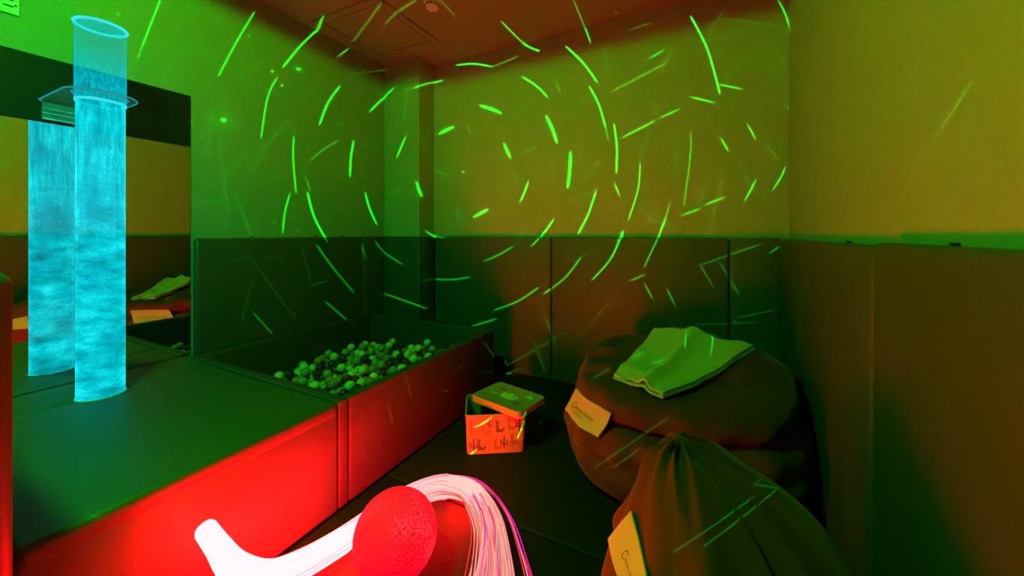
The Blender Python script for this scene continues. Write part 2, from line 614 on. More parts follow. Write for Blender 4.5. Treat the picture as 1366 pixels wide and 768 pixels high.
z = sep.outputs['Z']
streak_v = noise_tex(60, (1, 1, 0.12), 6, 0.7)
ripple = noise_tex(7, (0.9, 0.9, 2.4), 8, 0.66)
grain = noise_tex(170, (1, 1, 1.2), 3, 0.6)
broad = noise_tex(7, (1, 1, 0.5), 3, 0.5)
rip = map_range(ripple, 0.34, 0.62, 0.35, 1.0)
stv = map_range(streak_v, 0.30, 0.62, 0.35, 1.0)
kz = map_range(z, 1.15, 1.75, 0.0, 1.0)      # rising bubble trails above, slow ripples below
mixf = N.new('ShaderNodeMix'); mixf.data_type = 'FLOAT'
L.new(kz, mixf.inputs[0]); L.new(rip, mixf.inputs[2]); L.new(stv, mixf.inputs[3])
val = math_node('MULTIPLY', mixf.outputs[0], map_range(grain, 0.3, 0.7, 0.72, 1.12))
val = math_node('MULTIPLY', val, map_range(broad, 0.3, 0.7, 0.5, 1.25))
val = math_node('ADD', math_node('MULTIPLY', val, 0.85), 0.10)
lw = N.new('ShaderNodeLayerWeight'); lw.inputs[0].default_value = 0.25
limb = math_node('POWER', lw.outputs['Facing'], 2.0)
val = math_node('ADD', val, math_node('MULTIPLY', limb, 0.45))
ramp = N.new('ShaderNodeValToRGB')
ramp.color_ramp.elements[0].position = 0.1; ramp.color_ramp.elements[0].color = (0.0, 0.045, 0.055, 1)
ramp.color_ramp.elements[1].position = 1.0; ramp.color_ramp.elements[1].color = (0.01, 0.68, 0.72, 1)
e2 = ramp.color_ramp.elements.new(0.55); e2.color = (0.0, 0.36, 0.42, 1)
L.new(val, ramp.inputs[0])
em = N.new('ShaderNodeEmission'); em.inputs[1].default_value = TUBE_GLOW * 1.45
L.new(ramp.outputs[0], em.inputs[0])
trn = N.new('ShaderNodeBsdfTransparent'); trn.inputs[0].default_value = (0.8, 1, 1, 1)
mx = N.new('ShaderNodeMixShader')
L.new(math_node('ADD', math_node('MULTIPLY', val, 0.6), 0.38, True), mx.inputs[0])
L.new(trn.outputs[0], mx.inputs[1]); L.new(em.outputs[0], mx.inputs[2]); L.new(mx.outputs[0], out.inputs[0])
M['water'] = m

m, N, L, b = new_mat('misted_acrylic')      # the wet, empty upper end of the tube
N.remove(b)
out = N['Material Output']
tc = N.new('ShaderNodeTexCoord')
sep = N.new('ShaderNodeSeparateXYZ'); L.new(tc.outputs['Object'], sep.inputs[0])
z = sep.outputs['Z']
drops = map_range(noise_tex(110, (1, 1, 0.35), 5, 0.7), 0.40, 0.64, 0.0, 1.0)
wet = map_range(z, 2.13, 1.95, 0.0, 1.0)
val = math_node('ADD', math_node('MULTIPLY', drops, wet), 0.22)
lw = N.new('ShaderNodeLayerWeight'); lw.inputs[0].default_value = 0.25
val = math_node('ADD', val, math_node('MULTIPLY', math_node('POWER', lw.outputs['Facing'], 3.0), 0.8))
em = N.new('ShaderNodeEmission'); em.inputs[0].default_value = (0.0, 0.62, 0.72, 1); em.inputs[1].default_value = TUBE_GLOW
trn = N.new('ShaderNodeBsdfTransparent'); trn.inputs[0].default_value = (0.85, 1, 1, 1)
mx = N.new('ShaderNodeMixShader')
L.new(math_node('MULTIPLY', val, 0.55, True), mx.inputs[0])
L.new(trn.outputs[0], mx.inputs[1]); L.new(em.outputs[0], mx.inputs[2]); L.new(mx.outputs[0], out.inputs[0])
M['mist'] = m
M['rim_glow'] = mat_emit('lit_acrylic_rim', (0.05, 0.80, 0.88), 0.95)
M['cap_glow'] = mat_emit('lit_acrylic_cap', (0.0, 0.42, 0.50), 0.8)

WZ = 1.862   # water level
obj('water_column', bm_lathe((TX, TY, 0), [(TR - 0.004, BH + 0.004), (TR - 0.004, WZ)], 64), M['water'], t)
obj('upper_tube', bm_lathe((TX, TY, 0), [(TR, WZ + 0.004), (TR, TOP)], 64), M['mist'], t)
obj('water_surface', bm_lathe((TX, TY, 0), [(TR - 0.002, WZ - 0.010), (TR + 0.0005, WZ - 0.008), (TR + 0.0005, WZ + 0.002), (TR - 0.002, WZ + 0.003)], 64), M['rim_glow'], t)
obj('top_cap', bm_lathe((TX, TY, 0), [(0, TOP - 0.004), (TR - 0.004, TOP - 0.004), (TR - 0.004, TOP + 0.003), (0, TOP + 0.003)], 64), M['mist'], t)
obj('cap_ring', bm_lathe((TX, TY, 0), [(TR - 0.004, TOP - 0.001), (TR + 0.005, TOP - 0.001), (TR + 0.008, TOP + 0.004), (TR + 0.005, TOP + 0.009), (TR - 0.003, TOP + 0.009), (TR - 0.004, TOP - 0.001)], 64), M['rim_glow'], t)
obj('base_ring', bm_lathe((TX, TY, 0), [(TR - 0.004, BH), (TR + 0.001, BH), (TR + 0.001, BH + 0.006), (TR - 0.004, BH + 0.006)], 64), M['clear_edge'], t)

# acrylic bracket that holds the tube to the board
t = thing('tube_bracket', 'clear acrylic bracket holding the bubble tube to the black board', 'bracket', (XL + 0.012, TY, 1.885))
RB = 0.121
ZB = 1.885
outl = [(XL + 0.013, TY - RB + 0.012), (XL + 0.03, TY - RB)]
outl += [(TX + RB * math.cos(a), TY + RB * math.sin(a)) for a in [(-PI / 2 + PI * i / 28) for i in range(29)]]
outl += [(XL + 0.03, TY + RB), (XL + 0.013, TY + RB - 0.012)]
hole = [(TX + (TR + 0.0062) * math.cos(2 * PI * i / 48), TY + (TR + 0.0062) * math.sin(2 * PI * i / 48)) for i in range(48)]
vs2 = [Vector(p) for p in outl + hole]
n1, n2 = len(outl), len(hole)
ed = [(i, (i + 1) % n1) for i in range(n1)] + [(n1 + i, n1 + (i + 1) % n2) for i in range(n2)]
cd = geometry.delaunay_2d_cdt(vs2, ed, [], 0, 1e-6)
bm = bmesh.new()
lo = [bm.verts.new((v.x, v.y, ZB)) for v in cd[0]]
hi = [bm.verts.new((v.x, v.y, ZB + 0.010)) for v in cd[0]]
for f in cd[2]:
    c = sum((cd[0][i] for i in f), Vector((0, 0))) / 3
    if (c - Vector((TX, TY))).length < TR + 0.0058:
        continue
    if c.x > TX and (c - Vector((TX, TY))).length > RB:
        continue
    bm.faces.new([lo[i] for i in f][::-1]); bm.faces.new([hi[i] for i in f])
bmesh.ops.delete(bm, geom=[v for v in bm.verts if not v.link_faces], context='VERTS')
obj('plate', bm, M['clear'], t)
edge_pts = [Vector((x, y, ZB + 0.005)) for x, y in outl]
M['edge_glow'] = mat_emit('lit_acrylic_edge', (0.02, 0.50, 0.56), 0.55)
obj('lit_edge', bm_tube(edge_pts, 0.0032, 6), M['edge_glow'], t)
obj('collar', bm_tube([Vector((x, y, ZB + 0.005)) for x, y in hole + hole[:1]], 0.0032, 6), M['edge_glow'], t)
obj('wall_flange', bm_box(XL + 0.013, XL + 0.021, TY - RB + 0.012, TY + RB - 0.012, 1.80, ZB), M['clear'], t)
for z in (1.803, 1.83, 1.852):
    obj('flange_rib', bm_box(XL + 0.021, XL + 0.026, TY - RB + 0.014, TY + RB - 0.014, z, z + 0.004), M['clear_edge'], t, False)

# ================================================================== GREEN CEILING LAMP (over the bench, behind the picture edge)
gl = GREEN_LAMP_AT
t = thing('ceiling_lamp', 'round green ceiling lamp near the padded divider', 'lamp', (gl[0], gl[1], HC))
obj('body', bm_lathe((gl[0], gl[1], HC), [(0, 0), (0.16, 0), (0.165, -0.012), (0.16, -0.040), (0.135, -0.052), (0, -0.052)]), M['lamp_shell'], t)
obj('diffuser', bm_lathe((gl[0], gl[1], HC), [(0.135, -0.053), (0.110, -0.062), (0.06, -0.068), (0, -0.070)]), mat_emit('green_diffuser', (0.0, 1.0, 0.01), 2.0), t)
ld = bpy.data.lights.new('green_light', 'SPOT')
ld.energy = GREEN_LAMP_W
ld.color = (0.0, 1.0, 0.006)
ld.spot_size = math.radians(179)
ld.spot_blend = 0.04
ld.shadow_soft_size = 0.10
lo_ = bpy.data.objects.new('green_light', ld)
COL.objects.link(lo_)
lo_.parent = t
lo_.location = (0, 0, gl[2] - HC)

# ================================================================== FIBRE OPTIC BUNDLE
V = Vector
path = [V((-1.325, .585, .375)), V((-1.312, .615, .30)), V((-1.300, .66, .20)), V((-1.29, .745, .105)), V((-1.275, .86, .066)), V((-1.243, 1.0, .056)),
        V((-1.215, 1.15, .056)), V((-1.175, 1.30, .060)), V((-1.09, 1.41, .066)), V((-.97, 1.445, .070)), V((-.87, 1.405, .068)),
        V((-.765, 1.32, .060)), V((-.690, 1.215, .050)), V((-.625, 1.10, .040)), V((-.57, .95, .030)), V((-.53, .78, .022))]
rad = [.026, .030, .040, .047, .045, .043, .043, .044, .046, .048, .050, .054, .062, .074, .095, .12]
NS = 72
cl = catmull(path, NS)
cr = catmull([V((r, 0, 0)) for r in rad], NS)
cr = [v.x for v in cr]
fib = thing('fibre_optic_bundle', 'glowing bundle of pink and white fibre optic strands on the floor mat', 'fibre light', (-1.25, 1.0, 0))
m, N, L, b = new_mat('fibre_glow')
N.remove(b)
at = N.new('ShaderNodeAttribute'); at.attribute_name = 'glow'
em = N.new('ShaderNodeEmission'); em.inputs[1].default_value = 1.0
L.new(at.outputs['Color'], em.inputs[0]); L.new(em.outputs[0], N['Material Output'].inputs[0])
M['fibre'] = m
m.cycles.emission_sampling = 'NONE'
M['fibre_end'] = m.copy()
M['fibre_end'].cycles.emission_sampling = 'FRONT'
tone = [(1.0, .30, .27), (1.0, .42, .33), (1.0, .30, .34), (1.0, .04, .05), (.95, .02, .42), (1.0, .20, .04)]
tone_w = [30, 30, 14, 12, 8, 6]


def strand(bm, lay, rho, phi, r, col, first=0, twist=0.0, wob=0.0, stray=0.0):
    pts, cols = [], []
    ph = rnd.uniform(0, 6.3)
    for i in range(first, NS):
        f = i / (NS - 1)
        c = cl[i]
        tn = (cl[min(NS - 1, i + 1)] - cl[max(0, i - 1)]).normalized()
        s = tn.cross(V((0, 0, 1))).normalized()
        q = s.cross(tn)
        a = phi + twist * f + 0.25 * math.sin(7 * f + ph)
        rr = rho * cr[i] * (1 + wob * math.sin(11 * f + ph)) + stray * smooth(.45, 1, f) * cr[i]
        p = c + s * (rr * math.cos(a)) + q * (rr * math.sin(a) * (1.0 if f < .55 else 0.75))
        p.z = max(p.z, 0.003)
        pts.append(p)
        hot = math.exp(-((f / 0.30) ** 2))
        lv = 0.85 + 0.25 * math.sin(9 * f + ph * 3) + 3.0 * smooth(.50, .30, f)
        w = smooth(.62, .34, f)            # near the lamp end the strands burn out to white
        cols.append((lv * (col[0] + (1.0 - col[0]) * w),
                     (1 - w) * lv * col[1] + w * 0.72,
                     (1 - w) * lv * col[2] + w * 0.78, 1.0))
    bm_tube(pts, r, 5, bm, lay, cols, False)


bm = bmesh.new()
lay = bm.verts.layers.float_color.new('glow')
for k in range(175):
    on_skin = k < 46          # strands running over the outside of the bundle; the others fan out of its open end
    strand(bm, lay, rnd.uniform(1.0, 1.08) if on_skin else math.sqrt(rnd.random()), rnd.uniform(0, 2 * PI), rnd.uniform(.0013, .0022) if on_skin else rnd.uniform(.0016, .0030),
           rnd.choices(tone, tone_w)[0], 25 if on_skin else 43, rnd.uniform(-2.4, 2.4), 0.02 if on_skin else 0.06)
fo = obj('fibre_strands', bm, M['fibre'], fib, True, 180)
fo['kind'] = 'stuff'
for k, (ph, st, ci) in enumerate(((3.0, 0.75, 4), (3.3, 1.25, 4), (3.1, 0.45, 3), (0.2, 0.30, 5), (0.1, 0.45, 3), (3.2, 0.60, 1), (-.1, 0.15, 1), (2.9, 0.95, 3))):
    bm = bmesh.new()
    lay = bm.verts.layers.float_color.new('glow')
    strand(bm, lay, 1.16, ph, .0022, tone[ci], 12, 0.0, 0.06, st)
    obj('loose_strand', bm, M['fibre'], fib, True, 180)
# the lamp end: a sleeve in which the strands meet, the brightest thing in the room
ns = 31
sl = [cl[i] for i in range(ns)]
sr = [cr[i] * 1.04 for i in range(ns)]
sr[0] *= .82
for i in range(ns - 6, ns):
    sr[i] *= 1 - 0.13 * (i - (ns - 7))
bm = bmesh.new()
lay = bm.verts.layers.float_color.new('glow')
sc_ = []
for i in range(ns):
    k = FIBRE_HOT * (.75 + .25 * smooth(2, 12, i)) * (1 - .55 * smooth(20, 30, i))
    sc_.append((k, .94, .97, 1.0))
bm_tube(sl, sr, 20, bm, lay, sc_)
obj('lamp_sleeve', bm, M['fibre_end'], fib)
bm = bmesh.new()
lay = bm.verts.layers.float_color.new('glow')
c0, c1_ = 27, 54
cc = [(150.0 * (1 - .9 * smooth(40, 53, i)), .62, .56, 1.0) for i in range(c0, c1_)]
bm_tube([cl[i] for i in range(c0, c1_)], [cr[i] * .97 * (1 - .85 * smooth(45, 53, i)) for i in range(c0, c1_)], 16, bm, lay, cc)
obj('added_glow_core', bm, M['fibre_end'], fib)  # added glowing tube inside the strands, lights the box and bean bags

# ================================================================== GLOWING BALL
gb = V((-.999, 1.036, .147))
GR = .147
m, N, L, b = new_mat('glow_ball_skin')
tc = N.new('ShaderNodeTexCoord')
b.inputs['Base Color'].default_value = (.5, .01, .02, 1)
b.inputs['Roughness'].default_value = .8
b.inputs['Specular IOR Level'].default_value = .12
vo = N.new('ShaderNodeTexVoronoi'); vo.inputs['Scale'].default_value = 42
L.new(tc.outputs['Object'], vo.inputs['Vector'])
nz = N.new('ShaderNodeTexNoise'); nz.inputs['Scale'].default_value = 130; nz.inputs['Detail'].default_value = 4; nz.inputs['Roughness'].default_value = .75
L.new(tc.outputs['Object'], nz.inputs['Vector'])
rp = N.new('ShaderNodeValToRGB')
rp.color_ramp.elements[0].position = .38; rp.color_ramp.elements[0].color = (.55, .0, .012, 1)
rp.color_ramp.elements[1].position = .50; rp.color_ramp.elements[1].color = (1.0, .002, .020, 1)
L.new(nz.outputs['Fac'], rp.inputs[0])
n3 = N.new('ShaderNodeTexNoise'); n3.inputs['Scale'].default_value = 170; n3.inputs['Detail'].default_value = 3
L.new(tc.outputs['Object'], n3.inputs['Vector'])
n4 = N.new('ShaderNodeTexNoise'); n4.inputs['Scale'].default_value = 5.5; n4.inputs['Detail'].default_value = 1
L.new(tc.outputs['Object'], n4.inputs['Vector'])
mu = N.new('ShaderNodeMath'); mu.operation = 'MULTIPLY'
L.new(n3.outputs['Fac'], mu.inputs[0]); L.new(n4.outputs['Fac'], mu.inputs[1])
r2 = N.new('ShaderNodeValToRGB')
r2.color_ramp.elements[0].position = .30; r2.color_ramp.elements[0].color = (0, 0, 0, 1)
r2.color_ramp.elements[1].position = .36; r2.color_ramp.elements[1].color = (1, 1, 1, 1)
L.new(mu.outputs[0], r2.inputs[0])
mc = N.new('ShaderNodeMix'); mc.data_type = 'RGBA'
mc.inputs[7].default_value = (1.0, .045, .06, 1)  # pink specks: glints of the fibres, put into the glow colour
L.new(r2.outputs[0], mc.inputs[0]); L.new(rp.outputs[0], mc.inputs[6])
L.new(mc.outputs[2], b.inputs['Emission Color'])
b.inputs['Emission Strength'].default_value = 1.0
bp = N.new('ShaderNodeBump'); bp.inputs['Strength'].default_value = .5; bp.inputs['Distance'].default_value = .004
L.new(vo.outputs['Distance'], bp.inputs['Height']); L.new(bp.outputs[0], b.inputs['Normal'])
M['glowball'] = m
bm = bmesh.new()
bmesh.ops.create_uvsphere(bm, u_segments=64, v_segments=40, radius=GR, matrix=Matrix.Translation(gb))
for v in bm.verts:
    d = (v.co - gb)
    v.co = gb + d * (1 + 0.006 * noise.noise(d * 60))
    v.co.z = max(v.co.z, 0.001)
o = obj('light_ball', bm, M['glowball'], None, True, 180)
tag(o, 'round red glowing ball with a speckled skin beside the fibre strands', 'ball light')

# ================================================================== STORAGE BOX
ang = math.radians(31.7)
bxo = V((-1.184, 1.764, 0))
ex, ey = V((math.cos(ang), math.sin(ang), 0)), V((-math.sin(ang), math.cos(ang), 0))
BW, BD, BHH = .344, .275, .224


def rrect(w, d, r, n=5):
    out = []
    for cx, cy, a0 in ((w - r, r, -PI / 2), (w - r, d - r, 0), (r, d - r, PI / 2), (r, r, PI)):
        for i in range(n + 1):
            a = a0 + PI / 2 * i / n
            out.append((cx + r * math.cos(a), cy + r * math.sin(a)))
    return out


def box_pt(u, v, z, taper=0.0):
    k = 1 - taper * (1 - z / BHH)
    uu = BW / 2 + (u - BW / 2) * k
    vv = BD / 2 + (v - BD / 2) * k
    return bxo + ex * uu + ey * vv + V((0, 0, z))


t = thing('storage_box', 'open toy storage box printed with llamas and cacti on the floor', 'box', (-1.11, 1.97, 0))
bm = bmesh.new()
TP = 0.045
ro = rrect(BW, BD, .028)
ri = [(BW / 2 + (x - BW / 2) * .972, BD / 2 + (y - BD / 2) * .966) for x, y in ro]
rl = [(BW / 2 + (x - BW / 2) * 1.018, BD / 2 + (y - BD / 2) * 1.022) for x, y in ro]
rings = [[bm.verts.new(box_pt(x, y, 0.001, TP)) for x, y in ro],
         [bm.verts.new(box_pt(x, y, BHH - .010, TP)) for x, y in ro],
         [bm.verts.new(box_pt(x, y, BHH - .010, TP)) for x, y in rl],
         [bm.verts.new(box_pt(x, y, BHH, TP)) for x, y in rl],
         [bm.verts.new(box_pt(x, y, BHH, TP)) for x, y in ri],
         [bm.verts.new(box_pt(x, y, 0.006, TP)) for x, y in ri]]
n = len(ro)
for A, B in zip(rings[:-1], rings[1:]):
    for i in range(n):
        bm.faces.new((A[i], A[(i + 1) % n], B[(i + 1) % n], B[i]))
bm.faces.new(rings[0][::-1]); bm.faces.new(rings[-1])
obj('body', bm, M['box'], t)


def decal(name, polys, mat, put, parent):
    bm = bmesh.new()
    for poly in polys:
        vs = [bm.verts.new(put(x, y)) for x, y in poly]
        if len(vs) >= 3:
            bm.faces.new(vs)
    bmesh.ops.triangulate(bm, faces=bm.faces)
    return obj(name, bm, mat, parent, False)


def R_(x0, y0, x1, y1):
    return [(x0, y0), (x1, y0), (x1, y1), (x0, y1)]


def blob(cx, cy, rx, ry, n=10):
    return [(cx + rx * math.cos(2 * PI * i / n), cy + ry * math.sin(2 * PI * i / n)) for i in range(n)]


cactus = [R_(-.055, 0, .055, .95), blob(0, .95, .055, .07), R_(-.26, .34, -.05, .42), R_(-.30, .36, -.21, .66), blob(-.255, .66, .045, .06), R_(.05, .24, .26, .32), R_(.21, .26, .30, .60), blob(.255, .60, .045, .06)]
llama = [blob(.03, .44, .36, .15, 14), R_(-.28, 0, -.21, .40), R_(-.15, 0, -.08, .36), R_(.14, 0, .21, .36), R_(.26, 0, .33, .40),
         [(-.36, .40), (-.16, .46), (-.22, .92), (-.36, .92)], blob(-.34, .90, .14, .085), [(-.34, .95), (-.29, .95), (-.33, 1.12)], [(-.27, .95), (-.22, .95), (-.23, 1.12)], blob(.40, .52, .07, .05, 8)]
llama_sit = [[(-.30, .10), (-.10, .10), (-.12, .68), (-.28, .68)], blob(-.20, .72, .15, .13), [(-.33, .80), (-.25, .82), (-.33, 1.02)], [(-.15, .82), (-.07, .80), (-.07, 1.02)],
             [(-.28, .02), (.10, .0), (.26, .06), (.36, .22), (.36, .38), (.28, .38), (.24, .26), (.12, .20), (-.02, .24), (-.10, .34), (-.26, .30)], R_(-.24, -.06, -.16, .06), R_(.12, -.06, .20, .06)]
twig = [R_(-.025, 0, .025, .8), blob(-.08, .42, .07, .04, 8), blob(.08, .56, .07, .04, 8), blob(0, .82, .04, .07, 8)]


def face_put(u, z, s, wide=1.0):
    def put(x, y):
        zz = z + y * s
        p = box_pt(u + x * s * wide, 0.0, zz, TP)
        return p - ey * 0.0009
    return put


row1, row2 = 0.122, 0.020
prints = [('llama_print', llama_sit, 'print_mid', .045, row1, .075), ('cactus_print', cactus, 'print_dark', .135, row1 + .022, .055), ('llama_print', llama, 'print_mid', .120, row1 - .030, .075),
          ('llama_print', llama_sit, 'print_blue', .195, row1, .075), ('cactus_print', twig, 'print_dark', .165, row1 + .01, .05), ('llama_print', llama_sit, 'print_mid', .262, row1 + .012, .070),
          ('cactus_print', cactus, 'print_dark', .308, row1, .075), ('cactus_print', cactus, 'print_dark', .042, row2, .072), ('llama_print', llama_sit, 'print_blue', .088, row2 + .004, .072),
          ('cactus_print', twig, 'print_mid', .135, row2 + .01, .06), ('llama_print', llama_sit, 'print_mid', .180, row2 + .004, .066), ('cactus_print', cactus, 'print_dark', .220, row2 + .010, .068),
          ('llama_print', llama, 'print_mid', .290, row2, .085), ('cactus_print', twig, 'print_dark', .312, row2 + .07, .05), ('cactus_print', twig, 'print_mid', .252, row2, .055),
          ('cactus_print', twig, 'print_dark', .075, row1 + .03, .035), ('cactus_print', twig, 'print_dark', .228, row1 + .045, .035)]
for nm, shp, mt, u, z, s in prints:
    decal(nm, shp, M[mt], face_put(u, z, s), t)

# toy just inside the box
o = obj('toy_stick', bm_tube([box_pt(.028, .055, .150), box_pt(.135, .050, .140)], .010, 12), M['print_light'])
tag(o, 'pale green stick toy inside the open storage box', 'toy')
o = obj('toy_block', bm_tube([box_pt(.020, .060, .006), box_pt(.022, .060, .135), box_pt(.022, .060, .168)], [.011, .011, .009], 12), mat_plain('toy_red', (.6, .03, .02), .4))
tag(o, 'red peg toy standing in the corner of the open box', 'toy')

# lid, lying askew
LA = math.radians(-12.5)
lx, ly = V((math.cos(LA), math.sin(LA), 0)), V((-math.sin(LA), math.cos(LA), 0))
LW, LD, LZ, LH = .375, .268, BHH + .001, .036
lc = V((-1.050, 2.028, 0))
lo0 = lc - lx * (LW / 2) - ly * (LD / 2)
t = thing('box_lid', 'llama printed box lid lying askew on the open storage box', 'lid', (lc.x, lc.y, LZ))
rl = rrect(LW, LD, .030)


def lid_pt(x, y, z, k=1.0):
    return lo0 + lx * (LW / 2 + (x - LW / 2) * k) + ly * (LD / 2 + (y - LD / 2) * k) + V((0, 0, z))


bm = bmesh.new()
rings = [[bm.verts.new(lid_pt(x, y, LZ + .006)) for x, y in rl], [bm.verts.new(lid_pt(x, y, LZ + LH - .004)) for x, y in rl],
         [bm.verts.new(lid_pt(x, y, LZ + LH, .985)) for x, y in rl], [bm.verts.new(lid_pt(x, y, LZ + LH - .003, .94)) for x, y in rl]]
n = len(rl)
for A, B in zip(rings[:-1], rings[1:]):
    for i in range(n):
        bm.faces.new((A[i], A[(i + 1) % n], B[(i + 1) % n], B[i]))
bm.faces.new(rings[-1]); bm.faces.new(rings[0][::-1])
obj('top', bm, M['box'], t)
bm = bmesh.new()
A = [bm.verts.new(lid_pt(x, y, LZ, 1.012)) for x, y in rl]; B = [bm.verts.new(lid_pt(x, y, LZ + .006, 1.012)) for x, y in rl]
for i in range(n):
    bm.faces.new((A[i], A[(i + 1) % n], B[(i + 1) % n], B[i]))
bm.faces.new(A[::-1]); bm.faces.new(B)
obj('rim', bm, M['box'], t)


def lid_put(cx, cy, s):
    return lambda x, y: lid_pt(cx + x * s, cy + y * s, LZ + LH - .0022)


star = [R_(-.5, -.07, .5, .07), R_(-.07, -.5, .07, .5), [(-.35, -.30), (-.28, -.36), (.35, .30), (.28, .36)]]
for cx, cy in ((.10, .19), (.285, .085)):
    decal('cactus_print', star, M['print_dark'], lid_put(cx, cy, .05), t)
head = [[(-.5, -.4), (.35, -.45), (.55, -.05), (.2, .35), (-.25, .4), (-.55, .1)]]
decal('llama_print', head, M['print_light'], lid_put(.195, .145, .11), t)
arc = []
for i in range(10):
    a0, a1 = PI * (-.1 + i * .1), PI * (-.1 + (i + 1) * .1)
    arc.append([(.28 * math.cos(a0), .28 * math.sin(a0)), (.28 * math.cos(a1), .28 * math.sin(a1)), (.36 * math.cos(a1), .36 * math.sin(a1)), (.36 * math.cos(a0), .36 * math.sin(a0))])
decal('llama_print', arc, M['print_dark'], lambda x, y: lid_pt(.19 + x * .11, .15 + y * .11, LZ + LH - .0014), t)
decal('llama_print', [R_(-.5, -.25, .5, .25)], M['print_light'], lid_put(.09, .115, .04), t)
decal('llama_print', [[(-.5, -.3), (.5, -.3), (.3, .4), (-.3, .4)]], M['print_light'], lid_put(.30, .195, .055), t)
decal('cactus_print', twig, M['print_dark'], lid_put(.15, .05, .05), t)
decal('cactus_print', twig, M['print_dark'], lid_put(.255, .20, .05), t)

# ================================================================== BEAN BAGS
def grid_surface(fn, nu, nv):
    bm = bmesh.new()
    rows = []
    for j in range(nv + 1):
        v = j / nv
        if j == 0 or j == nv:
            rows.append([bm.verts.new(fn(0, v))])
        else:
            rows.append([bm.verts.new(fn(2 * PI * i / nu, v)) for i in range(nu)])
    for A, B in zip(rows[:-1], rows[1:]):
        for i in range(nu):
            k = (i + 1) % nu
            if len(A) == 1:
                bm.faces.new((A[0], B[k], B[i]))
            elif len(B) == 1:
                bm.faces.new((A[i], A[k], B[0]))
            else:
                bm.faces.new((A[i], A[k], B[k], B[i]))
    return bm


def prof_at(prof, v):
    pts = [V((a, b, 0)) for a, b in prof]
    k = len(pts) - 1
    tt = v * k
    a = min(int(tt), k - 1)
    f = tt - a
    p0, p1, p2, p3 = pts[max(0, a - 1)], pts[a], pts[a + 1], pts[min(k, a + 2)]
    q = 0.5 * ((2 * p1) + (p2 - p0) * f + (2 * p0 - 5 * p1 + 4 * p2 - p3) * f * f + (3 * p1 - p0 - 3 * p2 + p3) * f ** 3)
    return max(q.x, 0.0), q.y


P1 = [(0, 0), (.55, 0), (.80, .012), (.93, .10), (.995, .28), (1.0, .46), (.965, .62), (.900, .715), (.840, .745), (.915, .80), (.905, .89), (.79, .955), (.60, .985), (.35, .975), (0, .955)]
C1 = V((-.122, 2.26, 0))
R1X, R1Y = .570, .60


def bag1(th, v):
    r, z = prof_at(P1, v)
    c, s = math.cos(th), math.sin(th)
    k = (abs(c) ** 2.5 + abs(s) ** 2.5) ** (-1 / 2.5)
    x, y = r * c * k, r * s * k
    wx, wy = C1.x + x * R1X, C1.y + y * R1Y
    top = .525 + .05 * smooth(-.75, .35, y) + .035 * smooth(.2, .9, x)
    top += .135 * math.exp(-((wx + .10) / .26) ** 2 - ((wy - 2.36) / .22) ** 2) + .05 * math.exp(-((wx - .15) / .2) ** 2 - ((wy - 2.25) / .2) ** 2)
    zz = z * top
    side = smooth(.05, .3, v) * (1 - smooth(.80, 1.0, v) * .6)
    q = V((c * 2.2, s * 2.2, z * 2.0))
    f = .022 * noise.noise(q * 1.3 + V((3, 1, 7))) + .012 * noise.noise(q * 3.1)
    # hanging folds, strongest under the slumped lip
    w = math.exp(-((z - .62) / .22) ** 2)
    f += .010 * w * math.sin(13 * th + 3 * noise.noise(V((c, s, z * 3)) * 2)) + .008 * w * math.sin(23 * th + 5 * z)
    # long sagging wrinkles on the flank
    f += .014 * math.exp(-((z - .38) / .16) ** 2) * math.sin(26 * z + 2.5 * math.sin(2 * th + .7))
    x += f * c * side / R1X
    y += f * s * side / R1Y
    # the lip sags lower on the left front
    lip = math.exp(-((z - .76) / .10) ** 2)
    zz -= .030 * lip * (0.5 + 0.5 * math.cos(th - math.radians(235)))
    if v > .72:
        u = smooth(.72, .86, v)
        zz += u * (.024 * noise.noise(V((x * 2.4, y * 2.4, 4))) + .018 * noise.noise(V((x * 6, y * 6, 9))))
        # gathered folds on the left shoulder
        zz += u * .024 * math.exp(-((x + .72) / .22) ** 2) * math.sin(19 * y + 6 * x)
    return C1 + V((min(x * R1X, .548), y * R1Y, max(0.002, zz)))


t1 = thing('bean_bag', 'large slumped bean bag in the corner with a folded blanket on top', 'bean bag', (C1.x, C1.y, 0), 'bean bags by the right wall')
bm1 = grid_surface(bag1, 220, 130)
bvh1 = BVHTree.FromBMesh(bm1)
obj('body', bm1, M['bag'], t1, True, 180)
# seam piping under the lip
sp = [bag1(2 * PI * i / 160, 8.0 / 14) + V((0, 0, 0)) for i in range(161)]
obj('seam', bm_tube(sp, .0035, 6), M['bag'], t1)

P2 = [(0, 0), (.55, 0), (.82, .015), (.95, .12), (1.0, .30), (.97, .46), (.89, .60), (.765, .73), (.60, .84), (.40, .93), (.20, .985), (0, 1.0)]
C2 = V((.105, 1.105, 0))
R2X, R2Y, H2 = .345, .38, .625


